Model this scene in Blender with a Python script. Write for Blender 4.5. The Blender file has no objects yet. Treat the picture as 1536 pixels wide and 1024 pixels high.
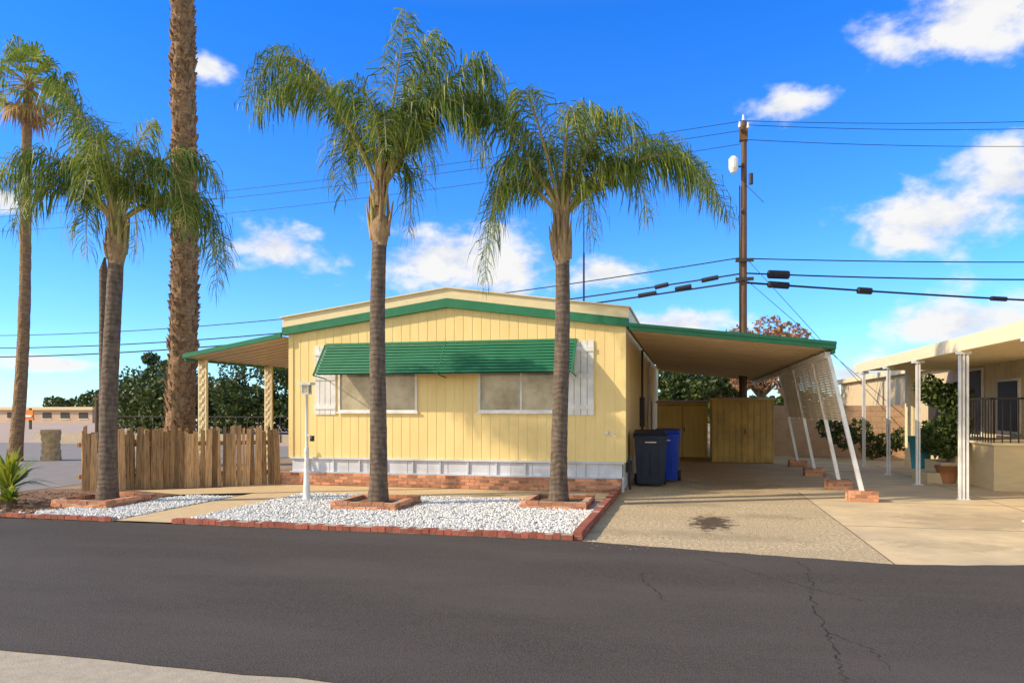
import bpy, math, random
from mathutils import Vector, Matrix
random.seed(7)
TH = math.radians(13.17)
CR = Vector((math.cos(TH), math.sin(TH), 0)); CF = Vector((-math.sin(TH), math.cos(TH), 0))
SUN = Vector((-0.90, -0.43, 0)).normalized(); EL = math.radians(31)

# ---------------------------------------------------------------- materials
def nd(nt, t, **k):
    n = nt.nodes.new(t)
    for a, b in k.items(): setattr(n, a, b)
    return n
def mat(name, c1, c2=None, scale=4.0, rough=0.8, bump=0.0, bscale=None, island=0.0, stretch=(1,1,1),
        detail=8, metallic=0.0, dirt=None, dscale=0.7, transl=0.0, spec=0.3, c3=None, stains=None, dstretch=(1,1,1), dist=0.02):
    m = bpy.data.materials.new(name); m.use_nodes = True
    nt = m.node_tree; L = nt.links; b = nt.nodes['Principled BSDF']
    b.inputs['Roughness'].default_value = rough; b.inputs['Metallic'].default_value = metallic
    b.inputs['Specular IOR Level'].default_value = spec
    g = nd(nt, 'ShaderNodeNewGeometry')
    mp = nd(nt, 'ShaderNodeMapping'); mp.inputs['Scale'].default_value = stretch
    L.new(g.outputs['Position'], mp.inputs['Vector'])
    n = nd(nt, 'ShaderNodeTexNoise'); n.inputs['Scale'].default_value = scale; n.inputs['Detail'].default_value = detail
    n.inputs['Roughness'].default_value = 0.65
    L.new(mp.outputs[0], n.inputs['Vector'])
    r = nd(nt, 'ShaderNodeValToRGB'); e = r.color_ramp.elements
    c2 = c2 or tuple(x*0.85 for x in c1)
    e[0].position = 0.33; e[0].color = (*c1, 1); e[1].position = 0.67; e[1].color = (*c2, 1)
    if c3:
        q = e.new(0.5); q.color = (*c3, 1)
    L.new(n.outputs['Fac'], r.inputs[0])
    col = r.outputs[0]
    if dirt:
        mp2 = nd(nt, 'ShaderNodeMapping'); mp2.inputs['Scale'].default_value = dstretch; L.new(g.outputs['Position'], mp2.inputs['Vector'])
        n2 = nd(nt, 'ShaderNodeTexNoise'); n2.inputs['Scale'].default_value = dscale; n2.inputs['Detail'].default_value = 6; n2.inputs['Roughness'].default_value = .6
        L.new(mp2.outputs[0], n2.inputs['Vector'])
        mr = nd(nt, 'ShaderNodeMapRange'); mr.inputs[1].default_value = .42; mr.inputs[2].default_value = .68
        L.new(n2.outputs['Fac'], mr.inputs[0])
        mx = nd(nt, 'ShaderNodeMix', data_type='RGBA')
        L.new(mr.outputs[0], mx.inputs[0]); L.new(col, mx.inputs[6]); mx.inputs[7].default_value = (*dirt, 1)
        col = mx.outputs[2]
    for (sx,sy,rx,ry,sc_,amt) in (stains or []):
        sb = nd(nt,'ShaderNodeVectorMath',operation='SUBTRACT'); L.new(g.outputs['Position'],sb.inputs[0]); sb.inputs[1].default_value=(sx,sy,0)
        ml = nd(nt,'ShaderNodeVectorMath',operation='MULTIPLY'); L.new(sb.outputs[0],ml.inputs[0]); ml.inputs[1].default_value=(1/rx,1/ry,0)
        le = nd(nt,'ShaderNodeVectorMath',operation='LENGTH'); L.new(ml.outputs[0],le.inputs[0])
        n4 = nd(nt,'ShaderNodeTexNoise'); n4.inputs['Scale'].default_value=sc_; n4.inputs['Detail'].default_value=9; n4.inputs['Roughness'].default_value=.75; L.new(g.outputs['Position'],n4.inputs['Vector'])
        ad = nd(nt,'ShaderNodeMath',operation='MULTIPLY_ADD'); L.new(n4.outputs['Fac'],ad.inputs[0]); ad.inputs[1].default_value=-4.0; L.new(le.outputs['Value'],ad.inputs[2])
        m5 = nd(nt,'ShaderNodeMapRange'); m5.inputs[1].default_value=-1.35; m5.inputs[2].default_value=-.85; m5.inputs[3].default_value=amt; m5.inputs[4].default_value=0; L.new(ad.outputs[0],m5.inputs[0])
        mx = nd(nt,'ShaderNodeMix',data_type='RGBA'); L.new(m5.outputs[0],mx.inputs[0]); L.new(col,mx.inputs[6]); mx.inputs[7].default_value=(.07,.045,.03,1); col=mx.outputs[2]
    if island:
        mr = nd(nt, 'ShaderNodeMapRange'); mr.inputs[3].default_value = 1-island; mr.inputs[4].default_value = 1+island
        L.new(g.outputs['Random Per Island'], mr.inputs[0])
        vm = nd(nt, 'ShaderNodeVectorMath', operation='SCALE')
        L.new(col, vm.inputs[0]); L.new(mr.outputs[0], vm.inputs['Scale']); col = vm.outputs[0]
    L.new(col, b.inputs['Base Color'])
    if bump:
        n3 = nd(nt, 'ShaderNodeTexNoise'); n3.inputs['Scale'].default_value = bscale or scale*4; n3.inputs['Detail'].default_value = 6
        L.new(mp.outputs[0], n3.inputs['Vector'])
        bp = nd(nt, 'ShaderNodeBump'); bp.inputs['Strength'].default_value = bump; bp.inputs['Distance'].default_value = dist
        L.new(n3.outputs['Fac'], bp.inputs['Height']); L.new(bp.outputs[0], b.inputs['Normal'])
    return m

def leafmat(name, dark, mid, lite, transl=0.35):
    m = bpy.data.materials.new(name); m.use_nodes = True
    nt = m.node_tree; L = nt.links; b = nt.nodes['Principled BSDF']
    b.inputs['Roughness'].default_value = .45; b.inputs['Specular IOR Level'].default_value = .35
    g = nd(nt, 'ShaderNodeNewGeometry')
    n = nd(nt, 'ShaderNodeTexNoise'); n.inputs['Scale'].default_value = 1.3; n.inputs['Detail'].default_value = 2
    L.new(g.outputs['Position'], n.inputs['Vector'])
    a = nd(nt, 'ShaderNodeMath', operation='MULTIPLY_ADD'); a.inputs[1].default_value = .45
    L.new(g.outputs['Random Per Island'], a.inputs[0]); L.new(n.outputs['Fac'], a.inputs[2])
    r = nd(nt, 'ShaderNodeValToRGB'); e = r.color_ramp.elements
    e[0].position = .4; e[0].color = (*dark, 1); e[1].position = 1.0; e[1].color = (*lite, 1)
    q = e.new(.7); q.color = (*mid, 1)
    L.new(a.outputs[0], r.inputs[0]); L.new(r.outputs[0], b.inputs['Base Color'])
    t = nd(nt, 'ShaderNodeBsdfTranslucent'); L.new(r.outputs[0], t.inputs['Color'])
    ms = nd(nt, 'ShaderNodeMixShader'); ms.inputs[0].default_value = transl
    L.new(b.outputs[0], ms.inputs[1]); L.new(t.outputs[0], ms.inputs[2])
    L.new(ms.outputs[0], nt.nodes['Material Output'].inputs[0])
    return m

M = {}
M['asphalt'] = mat('asphalt', (.110,.093,.080), (.056,.047,.042), scale=55, rough=.92, bump=.5, bscale=110, dirt=(.112,.095,.083), dscale=.55, dstretch=(.35,1,1), spec=.15)
M['street'] = mat('old_asphalt', (.25,.22,.20), (.30,.27,.24), scale=2, rough=.9, bump=.2, bscale=60)
M['dirt'] = mat('dirt', (.28,.20,.12), (.38,.29,.19), scale=1.2, rough=.95, bump=.5, bscale=30)
M['sand'] = mat('pale_lot', (.45,.33,.25), (.53,.40,.31), scale=.5, rough=.95)
M['mulch'] = mat('mulch', (.13,.06,.035), (.36,.22,.12), scale=14, rough=.95, bump=1, bscale=40)
M['drive'] = mat('aggregate_drive', (.86,.68,.42), (.30,.22,.135), scale=22, rough=.92, bump=1.0, bscale=50, dirt=(.50,.385,.24), dscale=.75, dstretch=(.5,1.2,1),
   stains=[(.35,11.45,.30,.75,6,.92),(.9,17,1.0,2.0,1.6,.30),(-.3,13.5,.9,.5,3,.25),(1.3,12.3,.6,.3,4,.25),(.2,10.2,1.5,.3,3,.18)])
M['conc'] = mat('concrete', (.76,.59,.35), (.64,.49,.29), scale=3, rough=.9, bump=.15, bscale=80, dirt=(.52,.41,.27), dscale=.8, stains=[(4.2,12.5,1.2,.8,1.8,.25),(7,11,1.5,.6,1.4,.2),(3.2,10.2,.8,.3,3,.2)])
M['walk'] = mat('walkway_concrete', (.70,.51,.28), (.58,.43,.25), scale=5, rough=.9, bump=.15, bscale=80)
M['kerb'] = mat('kerb_concrete', (.50,.42,.31), (.39,.33,.25), scale=10, rough=.9, bump=.25, bscale=80)
M['gravbase'] = mat('gravel_base', (.60,.58,.54), (.36,.34,.32), scale=35, rough=.9, bump=1, bscale=60)
M['stone'] = mat('white_stone', (.80,.78,.74), (.66,.645,.61), scale=20, rough=.8, island=.25)
M['brick'] = mat('red_brick', (.52,.19,.10), (.38,.14,.085), scale=12, rough=.9, bump=.4, island=.4, c3=(.56,.27,.15))
M['brickedge'] = mat('painted_brick', (.40,.12,.08), (.29,.095,.065), scale=12, rough=.9, bump=.4, island=.22)
M['mortar'] = mat('mortar', (.50,.42,.34), (.40,.33,.27), scale=30, rough=.95)
M['siding'] = mat('yellow_siding', (.90,.70,.32), (.85,.655,.29), scale=1.6, rough=.55, stretch=(2.5,2.5,.4), bump=.05, bscale=40, dirt=(.80,.61,.27), dscale=1.1, dstretch=(2,2,.5))
M['cream'] = mat('cream_paint', (.80,.69,.44), (.72,.61,.38), scale=5, rough=.6, stretch=(1,1,3))
M['green'] = mat('green_paint', (.030,.205,.105), (.022,.165,.08), scale=4, rough=.5)
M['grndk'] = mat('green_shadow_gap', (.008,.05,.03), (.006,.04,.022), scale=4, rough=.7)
M['white'] = mat('white_paint', (.84,.83,.80), (.76,.75,.73), scale=6, rough=.55, dirt=(.62,.61,.57), dscale=2.5)
M['skirt'] = mat('white_skirting', (.74,.76,.81), (.65,.67,.73), scale=3, rough=.6, stretch=(2,2,.5), dirt=(.52,.52,.54), dscale=1.5)
M['glass'] = mat('window_glass', (.46,.40,.28), (.22,.185,.12), scale=1.9, rough=.12, spec=.5, dirt=(.50,.44,.32), dscale=2.6)
M['dark'] = mat('dark_metal', (.03,.028,.026), (.045,.04,.035), scale=10, rough=.5)
M['under'] = mat('soffit_tan', (.66,.52,.33), (.54,.42,.26), scale=1.5, rough=.4, stretch=(.4,2,1))
M['shed'] = mat('shed_yellow_sunlit', (.90,.66,.22), (.82,.60,.20), scale=3, rough=.6, stretch=(2,2,.4))  # bright yellow paints sunlight onto shed walls that stand in carport shade
M['sheddk'] = mat('ochre_trim_and_shade', (.68,.47,.15), (.56,.38,.12), scale=3, rough=.6, dirt=(.42,.29,.11), dscale=1.5)  # darker copy paints carport shade on the shed front; also doors, trim
M['wood'] = mat('weathered_wood', (.58,.32,.14), (.20,.12,.065), scale=5, rough=.9, stretch=(8,8,.6), bump=.6, bscale=14, island=.5, c3=(.42,.26,.13))
M['stump'] = mat('stump_bark', (.56,.40,.22), (.36,.25,.13), scale=9, rough=.9, bump=.8)
M['pole'] = mat('pole_wood', (.19,.11,.06), (.09,.055,.035), scale=4, rough=.9, stretch=(8,8,.4), bump=.5)
M['slat'] = mat('beige_slats', (.80,.70,.55), (.72,.63,.49), scale=5, rough=.6)
M['binblk'] = mat('bin_navy', (.012,.018,.04), (.02,.028,.055), scale=6, rough=.45)
M['binblu'] = mat('bin_blue', (.01,.05,.42), (.012,.06,.48), scale=6, rough=.4)
M['wire'] = mat('cable_black', (.012,.014,.02), (.02,.02,.03), scale=10, rough=.6)
M['crk'] = mat('crack_dark', (.018,.016,.014), (.03,.027,.024), scale=10, rough=.95)
M['neigh'] = mat('neighbor_siding', (.68,.54,.32), (.60,.47,.28), scale=3, rough=.6, stretch=(1,1,6))
M['blockwall'] = mat('tan_block', (.55,.36,.22), (.44,.28,.17), scale=5, rough=.9, bump=.3)
M['terra'] = mat('terracotta', (.45,.19,.08), (.36,.15,.06), scale=8, rough=.7)
M['stain'] = mat('joint_dark', (.14,.10,.07), (.24,.18,.12), scale=20, rough=.9)
M['orange'] = mat('orange_sign', (.7,.22,.03), (.6,.18,.03), scale=5, rough=.6)
M['teal'] = mat('teal_panel', (.05,.3,.36), (.04,.25,.3), scale=5, rough=.6)
M['trunkw'] = mat('fan_palm_bark', (.34,.215,.12), (.13,.08,.045), scale=7, rough=.95, bump=1, bscale=16, stretch=(1,1,2.5), island=.4)
M['dead'] = mat('dead_frond', (.48,.31,.13), (.34,.21,.08), scale=8, rough=.9)
M['frondA'] = leafmat('queen_palm_leaf', (.045,.095,.02), (.13,.205,.03), (.40,.42,.06), .42)
M['rachis'] = mat('frond_stalk', (.36,.34,.10), (.42,.29,.13), scale=6, rough=.6)
M['leafD'] = leafmat('tree_leaf', (.025,.052,.016), (.055,.09,.022), (.14,.17,.04), .2)
M['leafO'] = leafmat('autumn_leaf', (.20,.11,.05), (.40,.21,.10), (.55,.32,.19), .3)
M['leafF'] = leafmat('fan_leaf', (.07,.14,.02), (.21,.29,.03), (.48,.46,.05), .42)
M['bark'] = mat('bark', (.18,.13,.08), (.10,.075,.05), scale=8, rough=.95)

def ringbark():
    m = bpy.data.materials.new('queen_palm_bark'); m.use_nodes = True
    nt = m.node_tree; L = nt.links; b = nt.nodes['Principled BSDF']; b.inputs['Roughness'].default_value = .9
    g = nd(nt, 'ShaderNodeNewGeometry')
    n = nd(nt, 'ShaderNodeTexNoise'); n.inputs['Scale'].default_value = 6; n.inputs['Detail'].default_value = 8
    mp = nd(nt, 'ShaderNodeMapping'); mp.inputs['Scale'].default_value = (2.5,2.5,1.0)
    L.new(g.outputs['Position'], mp.inputs[0]); L.new(mp.outputs[0], n.inputs['Vector'])
    w = nd(nt, 'ShaderNodeTexWave', bands_direction='Z'); w.inputs['Scale'].default_value = 3.4
    w.inputs['Distortion'].default_value = 6; w.inputs['Detail'].default_value = 4; w.inputs['Detail Scale'].default_value = 1.2
    L.new(g.outputs['Position'], w.inputs['Vector'])
    r = nd(nt, 'ShaderNodeValToRGB'); e = r.color_ramp.elements
    e[0].position = .3; e[0].color = (.085,.062,.047,1); e[1].position = .72; e[1].color = (.22,.16,.115,1)
    L.new(n.outputs['Fac'], r.inputs[0])
    mx = nd(nt, 'ShaderNodeMix', data_type='RGBA', blend_type='MULTIPLY'); mx.inputs[0].default_value = .25
    L.new(r.outputs[0], mx.inputs[6]); L.new(w.outputs['Color'], mx.inputs[7])
    L.new(mx.outputs[2], b.inputs['Base Color'])
    bp = nd(nt, 'ShaderNodeBump'); bp.inputs['Strength'].default_value = .4; bp.inputs['Distance'].default_value = .015
    a = nd(nt, 'ShaderNodeMath', operation='ADD'); L.new(w.outputs['Fac'], a.inputs[0]); L.new(n.outputs['Fac'], a.inputs[1])
    L.new(a.outputs[0], bp.inputs['Height']); L.new(bp.outputs[0], b.inputs['Normal'])
    return m
M['trunkq'] = ringbark()
M['crownsh'] = mat('palm_crownshaft', (.46,.31,.17), (.22,.14,.075), scale=5, rough=.85, stretch=(3,3,1), bump=.6, bscale=12)

# ---------------------------------------------------------------- mesh builder
class MB:
    def __init__(s): s.v=[]; s.f=[]; s.m=[]; s.mats=[]
    def mi(s, k):
        if k not in s.mats: s.mats.append(k)
        return s.mats.index(k)
    def face(s, pts, k):
        i=len(s.v); s.v += [tuple(p) for p in pts]; s.f.append(tuple(range(i,i+len(pts)))); s.m.append(s.mi(k))
    def hexa(s, p, k):
        i=len(s.v); s.v += [tuple(q) for q in p]; mi=s.mi(k)
        for f in ((0,3,2,1),(4,5,6,7),(0,1,5,4),(1,2,6,5),(2,3,7,6),(3,0,4,7)):
            s.f.append(tuple(i+j for j in f)); s.m.append(mi)
    def box(s, x0,x1,y0,y1,z0,z1,k):
        s.hexa([(x0,y0,z0),(x1,y0,z0),(x1,y1,z0),(x0,y1,z0),(x0,y0,z1),(x1,y0,z1),(x1,y1,z1),(x0,y1,z1)],k)
    def obox(s, c, ax, sz, k, tilt=0.0):
        ax=Vector(ax).normalized(); up=Vector((0,0,1)); si=up.cross(ax)
        if tilt:
            q=Matrix.Rotation(tilt,3,si); ax=q@ax; up=q@up
        c=Vector(c); a=ax*sz[0]/2; b=si*sz[1]/2; d=up*sz[2]/2
        s.hexa([c-a-b-d,c+a-b-d,c+a+b-d,c-a+b-d,c-a-b+d,c+a-b+d,c+a+b+d,c-a+b+d],k)
    def beam(s, p0, p1, w, h, k):
        p0=Vector(p0); p1=Vector(p1); t=(p1-p0).normalized()
        ref=Vector((0,0,1)) if abs(t.z)<.9 else Vector((0,1,0))
        a=t.cross(ref).normalized()*w/2; b=t.cross(a).normalized()*h/2
        s.hexa([p0-a-b,p0+a-b,p0+a+b,p0-a+b,p1-a-b,p1+a-b,p1+a+b,p1-a+b],k)
    def tube(s, pts, rad, k, n=8, jit=0, cap=True):
        base=len(s.v); mi=s.mi(k); P=[Vector(p) for p in pts]
        for i,p in enumerate(P):
            t=(P[min(i+1,len(P)-1)]-P[max(i-1,0)]).normalized()
            ref=Vector((0,1,0)) if abs(t.z)>.7 else Vector((0,0,1))
            a=t.cross(ref).normalized(); b=t.cross(a)
            r=rad[i] if isinstance(rad,(list,tuple)) else rad
            for j in range(n):
                th=2*math.pi*j/n; rr=r*(1+random.uniform(-jit,jit))
                s.v.append(tuple(p+a*math.cos(th)*rr+b*math.sin(th)*rr))
        for i in range(len(P)-1):
            for j in range(n):
                q=base+i*n; s.f.append((q+j,q+(j+1)%n,q+n+(j+1)%n,q+n+j)); s.m.append(mi)
        if cap:
            s.f.append(tuple(base+j for j in range(n))); s.m.append(mi)
            q=base+(len(P)-1)*n; s.f.append(tuple(q+j for j in reversed(range(n)))); s.m.append(mi)
    def build(s, name, parent=None, smooth=False):
        me=bpy.data.meshes.new(name); me.from_pydata(s.v,[],s.f)
        for k in s.mats: me.materials.append(M[k])
        me.polygons.foreach_set('material_index', s.m)
        if smooth: me.polygons.foreach_set('use_smooth',[True]*len(s.f))
        me.update()
        o=bpy.data.objects.new(name,me); bpy.context.scene.collection.objects.link(o)
        if parent: o.parent=parent
        return o
def empty(name):
    e=bpy.data.objects.new(name,None); bpy.context.scene.collection.objects.link(e); e.empty_display_size=.2; return e
def sheet(name, pts, z, k):
    b=MB(); b.face([(x,y,z) for x,y in pts],k); return b.build(name)

# ---------------------------------------------------------------- ground
sheet('ground', [(-1500,-300),(1500,-300),(1500,2500),(-1500,2500)], 0, 'dirt')
def wob(pts,amp=.02,step=.35):
    out=[]
    for (a,c) in zip(pts[:-1],pts[1:]):
        n=max(1,int(math.hypot(c[0]-a[0],c[1]-a[1])/step)) if abs(c[0]-a[0])<15 else 1
        for i in range(n):
            f=i/n; out.append((a[0]+(c[0]-a[0])*f,a[1]+(c[1]-a[1])*f+(random.uniform(-amp,amp) if i else 0)))
    out.append(pts[-1]); return out
far=wob([(12,9.3),(3.6,9.12),(2.9,8.92),(2.17,8.82),(1.2,8.98),(0,9.2),(-1.35,9.47),(-7,9.5),(-8.6,9.44),(-12,9.4)],.025,.2)
sheet('road', [(-250,4.25)]+wob([(-8,4.25),(6,4.25)],.03)+[(250,4.25),(250,9.15)]+far+[(-250,9.4)], .012, 'asphalt')
sheet('sidewalk', [(-250,-40),(250,-40),(250,4.35),(-250,4.35)], .007, 'kerb')
sheet('driveway', [(-1.3,8.5),(2.2,8.5),(2.2,16),(3.6,16.5),(3.6,36),(-1.3,36)], .006, 'drive')
sheet('neighbor_driveway', [(2.2,8.5),(30,8.5),(30,27),(3.6,27),(3.6,16.5),(2.2,16)], .006, 'conc')
sheet('side_street', [(-60,9.4),(-13.2,9.4),(-13.2,14),(-13.9,60),(-60,60)], .006, 'street')
sheet('parking_lot', [(-120,30),(-14.2,30),(-16,90),(-120,90)], .012, 'sand')
sheet('soil_bed', [(-13.2,9.45),(-9.75,9.45),(-9.75,12.2),(-8.9,14.6),(-13.0,12.9)], .02, 'mulch')
sheet('path', [(-8.3,9.5),(-7.35,9.5),(-7.4,13.3),(-1.45,13.45),(-1.45,14.85),(-9.0,14.85),(-9.6,13.9),(-10.9,13.0),(-9.5,12.6),(-8.3,13.2)], .030, 'walk')
b=MB()
for v in (11.6,14.6,18,21.5): b.box(2.22,12,v,v+.014,.006,.009,'stain')
for u in (5.4,8.6): b.box(u,u+.014,9.15,24,.006,.0085,'stain')
b.box(2.19,2.205,8.85,16,.006,.010,'stain')
b.build('driveway_joints')

def gravel(poly_test, x0,x1,y0,y1,n,b,k='stone',r0=.012,r1=.03,zz=.03):
    c=0
    while c<n:
        x=random.uniform(x0,x1); y=random.uniform(y0,y1)
        if not poly_test(x,y): continue
        c+=1; r=random.uniform(r0,r1); z=zz+random.uniform(0,r0*1.5)
        i=len(b.v); rot=random.uniform(0,6.28)
        for q in range(4):
            a=rot+q*math.pi/2+random.uniform(-.4,.4); rr=r*random.uniform(.7,1.2)
            b.v.append((x+rr*math.cos(a),y+rr*math.sin(a),z+random.uniform(-.3,.3)*r))
        b.v.append((x+random.uniform(-.3,.3)*r,y+random.uniform(-.3,.3)*r,z+r*random.uniform(.5,.9)))
        mi=b.mi(k)
        for q in range(4): b.f.append((i+q,i+(q+1)%4,i+4)); b.m.append(mi)
def inplanter(x,y):
    return (-5.8<x<-4.5 and 11.35<y<12.6) or (-2.75<x<-1.5 and 12.15<y<13.45) or (-10.6<x<-9.3 and 10.5<y<11.8)
b=MB()
b.face([(-7.3,9.7,.028),(-1.45,9.7,.028),(-1.45,13.42,.028),(-7.38,13.28,.028)],'gravbase')
b.face([(-10.4,9.6,.028),(-8.32,9.6,.028),(-8.32,12.6,.028),(-9.3,12.3,.028)],'gravbase')
gravel(lambda x,y: not inplanter(x,y), -7.32,-1.47,9.68,13.35,17000,b)
gravel(lambda x,y: (not inplanter(x,y)) and y>9.6 and (x+10.35)*2.6>(y-9.6)*1.0, -10.3,-8.34,9.62,12.5,4500,b)
b.build('gravel_bed')
b=MB()
gravel(lambda x,y: True, -1.2,2.5,8.95,9.5,260,b,'drive',.003,.008,.008)
gravel(lambda x,y: True, -12.8,-9.8,9.45,12.4,900,b,'mulch',.01,.03,.02)
b.build('loose_pebbles')

# ---------------------------------------------------------------- bricks
def brickrun(b, p0, p1, thick, z0, courses, ch=.065, bl=.2, k='brick', jit=.004, mort=True, gap=.012):
    p0=Vector((*p0,0)); p1=Vector((*p1,0)); d=(p1-p0); Ln=d.length; d.normalize()
    for c in range(courses):
        x = -(bl/2 if c%2 else 0)
        while x < Ln-.02:
            a=max(x,0); e=min(x+bl-gap,Ln)
            if e-a>.03:
                m=p0+d*((a+e)/2); m.z=z0+ch*(c+.5)+random.uniform(-jit,jit)
                m += Vector((-d.y,d.x,0))*random.uniform(-jit,jit)
                b.obox(m,d,(e-a,thick,ch-.012),k,random.uniform(-.012,.012))
            x+=bl
    if mort:
        m=p0+d*(Ln/2); m.z=z0+ch*courses/2-.004
        b.obox(m,d,(Ln-.02,thick-.016,ch*courses-.01),'mortar')
def planter(name,x0,x1,y0,y1):
    b=MB(); t=.11
    for p,q in (((x0,y0),(x1,y0)),((x1-t/2,y0+t/2),(x1-t/2,y1-t/2)),((x0,y1),(x1,y1)),((x0+t/2,y0+t/2),(x0+t/2,y1-t/2))):
        brickrun(b,p,q,t,.02,2,ch=.07,bl=.21,jit=.008)
    b.box(x0+t,x1-t,y0+t/2,y1-t/2,.02,.09,'mulch')
    return b.build(name)
planter('brick_planter',-5.75,-4.6,11.42,12.5)
planter('brick_planter',-2.7,-1.6,12.2,13.35)
planter('brick_planter',-10.5,-9.4,10.6,11.7)
b=MB()
brickrun(b,(-7.35,9.58),(-1.42,9.54),.13,.01,1,ch=.075,bl=.105,k='brickedge',jit=.008,gap=.008)
brickrun(b,(-1.36,9.5),(-1.33,14.9),.11,.012,2,ch=.06,bl=.21,k='brickedge',gap=.006)
brickrun(b,(-10.4,9.55),(-8.35,9.55),.12,.01,1,ch=.06,bl=.12,k='brickedge',jit=.006,gap=.006)
b.build('brick_edging')
b=MB()
brickrun(b,(-9.0,14.93),(-1.27,14.93),.11,.03,4,ch=.066,bl=.21)
brickrun(b,(-1.33,14.95),(-1.33,15.3),.11,.03,4,ch=.066,bl=.21)
b.build('low_brick_wall')

# ---------------------------------------------------------------- house
house=empty('mobile_home')
HX0,HX1,HY,HB=-8.65,-1.25,15.2,34.0
UX=(HX0+HX1)/2
def ridge(z_e,z_r,u): return z_r-(z_r-z_e)*abs(u-UX)/(HX1-UX)
def corr(b, u0,u1,v,zb,zt,k,pitch=.15,g=.02,dep=.012,axis='u',sgn=-1):
    prof=[]; x=u0
    while x<u1-1e-4:
        e=min(x+pitch,u1)
        prof += [(x,0),(max(x,e-g*2),0)]
        if e<u1-1e-4: prof += [(e-g*1.5,dep),(e-g*.5,dep)]
        else: prof += [(e,0)]
        x+=pitch
    mi=b.mi(k); i=len(b.v)
    for (x,d) in prof:
        if axis=='u': b.v += [(x,v-sgn*d,zb),(x,v-sgn*d,zt(x))]
        else: b.v += [(v-sgn*d,x,zb),(v-sgn*d,x,zt(x))]
    for j in range(len(prof)-1):
        a=i+2*j; f=(a,a+2,a+3,a+1); b.f.append(f); b.m.append(mi)
b=MB()
corr(b,HX0+.05,HX1-.05,HY,.6,lambda u: ridge(3.42,3.95,u),'siding',pitch=.2,g=.012,dep=.007)
corr(b,HY+.05,HB,HX1,.6,lambda u:3.42,'siding',axis='v',sgn=1,pitch=.3,g=.014,dep=.008)
corr(b,HY+.05,HB,HX0,.6,lambda u:3.42,'siding',axis='v',sgn=-1,pitch=.3)
for x in (HX0,HX1):
    b.box(x-.055,x+.055,HY-.02,HY+.055,.6,3.36,'siding')
b.face([(HX0,HB,.1),(HX1,HB,.1),(HX1,HB,3.6),(HX0,HB,3.6)],'siding')
b.build('walls',house)
b=MB()
corr(b,HX0+.02,HX1-.02,HY+.02,.02,lambda u:.6,'skirt',pitch=.46,g=.012,dep=.01)
b.box(HX0-.02,HX1+.02,HY-.035,HY-.002,.575,.615,'skirt')
b.box(HX0-.02,HX1+.02,HY-.025,HY+.018,.0,.30,'skirt')
corr(b,HY+.05,HB,HX1-.01,.02,lambda u:.6,'skirt',axis='v',sgn=1,pitch=.6)
x=HX0+.4
while x<HX1-.3:
    b.box(x,x+.03,HY-.012,HY+.018,.302,.574,'skirt'); x+=.62
b.build('skirting',house)
b=MB(); OH=.10
def band(z_e0,z_r0,z_e1,z_r1,y0,y1,k,x0=HX0-.16,x1=HX1+.12):
    for xa,xb in ((x0,UX),(UX,x1)):
        za0=z_r0 if xa==UX else z_e0; zb0=z_r0 if xb==UX else z_e0
        za1=z_r1 if xa==UX else z_e1; zb1=z_r1 if xb==UX else z_e1
        b.hexa([(xa,y0,za0),(xb,y0,zb0),(xb,y1,zb0),(xa,y1,za0),(xa,y0,za1),(xb,y0,zb1),(xb,y1,zb1),(xa,y1,za1)],k)
band(3.33,3.84,3.50,4.03,HY-OH-.03,HY+.05,'green')
band(3.50,4.03,3.71,4.24,HY-OH,HY+.05,'cream')
band(3.62,4.15,3.70,4.235,HY+.052,HB+.2,'cream')
band(3.71,4.24,3.735,4.265,HY-OH-.05,HB+.2,'cream',HX0-.2,HX1+.16)
for x in (HX0-.16,HX1+.10):
    b.box(x,x+.02,HY+.052,HB+.2,3.40,3.62,'cream')
b.build('roof',house)
def window(x0,x1,z0,z1):
    b=MB(); y=HY; t=.045
    b.box(x0,x1,y-.035,y-.004,z0,z0+t,'white'); b.box(x0,x1,y-.035,y-.004,z1-t,z1,'white')
    b.box(x0,x0+t,y-.035,y-.004,z0+t,z1-t,'white'); b.box(x1-t,x1,y-.035,y-.004,z0+t,z1-t,'white')
    xm=(x0+x1)/2; b.box(xm-.02,xm+.02,y-.030,y-.004,z0+t,z1-t,'white')
    b.box(x0-.03,x1+.03,y-.06,y-.036,z0-.035,z0+.002,'white')
    b.box(x0+t,xm-.02,y-.014,y-.003,z0+t,z1-t,'glass'); b.box(xm+.02,x1-t,y-.020,y-.003,z0+t,z1-t,'glass')
    b.build('window',house)
window(-7.49,-5.65,1.62,2.75); window(-4.28,-2.44,1.62,2.75)
def shutter(x0,x1,z0,z1):
    b=MB(); n=4; w=(x1-x0)/n
    for i in range(n): b.box(x0+i*w+.006,x0+(i+1)*w-.006,HY-.03,HY-.004,z0,z1,'white')
    for z in (z0+.12,z1-.22,(z0+z1)/2): b.box(x0,x1,HY-.05,HY-.031,z,z+.09,'white')
    b.build('shutter',house)
shutter(-8.06,-7.55,1.56,3.08); shutter(-2.38,-1.84,1.56,3.08)
b=MB(); n=11; A0=Vector((0,15.17,3.13)); A1=Vector((0,14.6,2.42)); dd=(A1-A0)/n
b.face([(-7.74,A0.y+.02,A0.z-.06),(-2.24,A0.y+.02,A0.z-.06),(-2.24,A1.y+.03,A1.z-.01),(-7.74,A1.y+.03,A1.z-.01)],'grndk')
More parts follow.
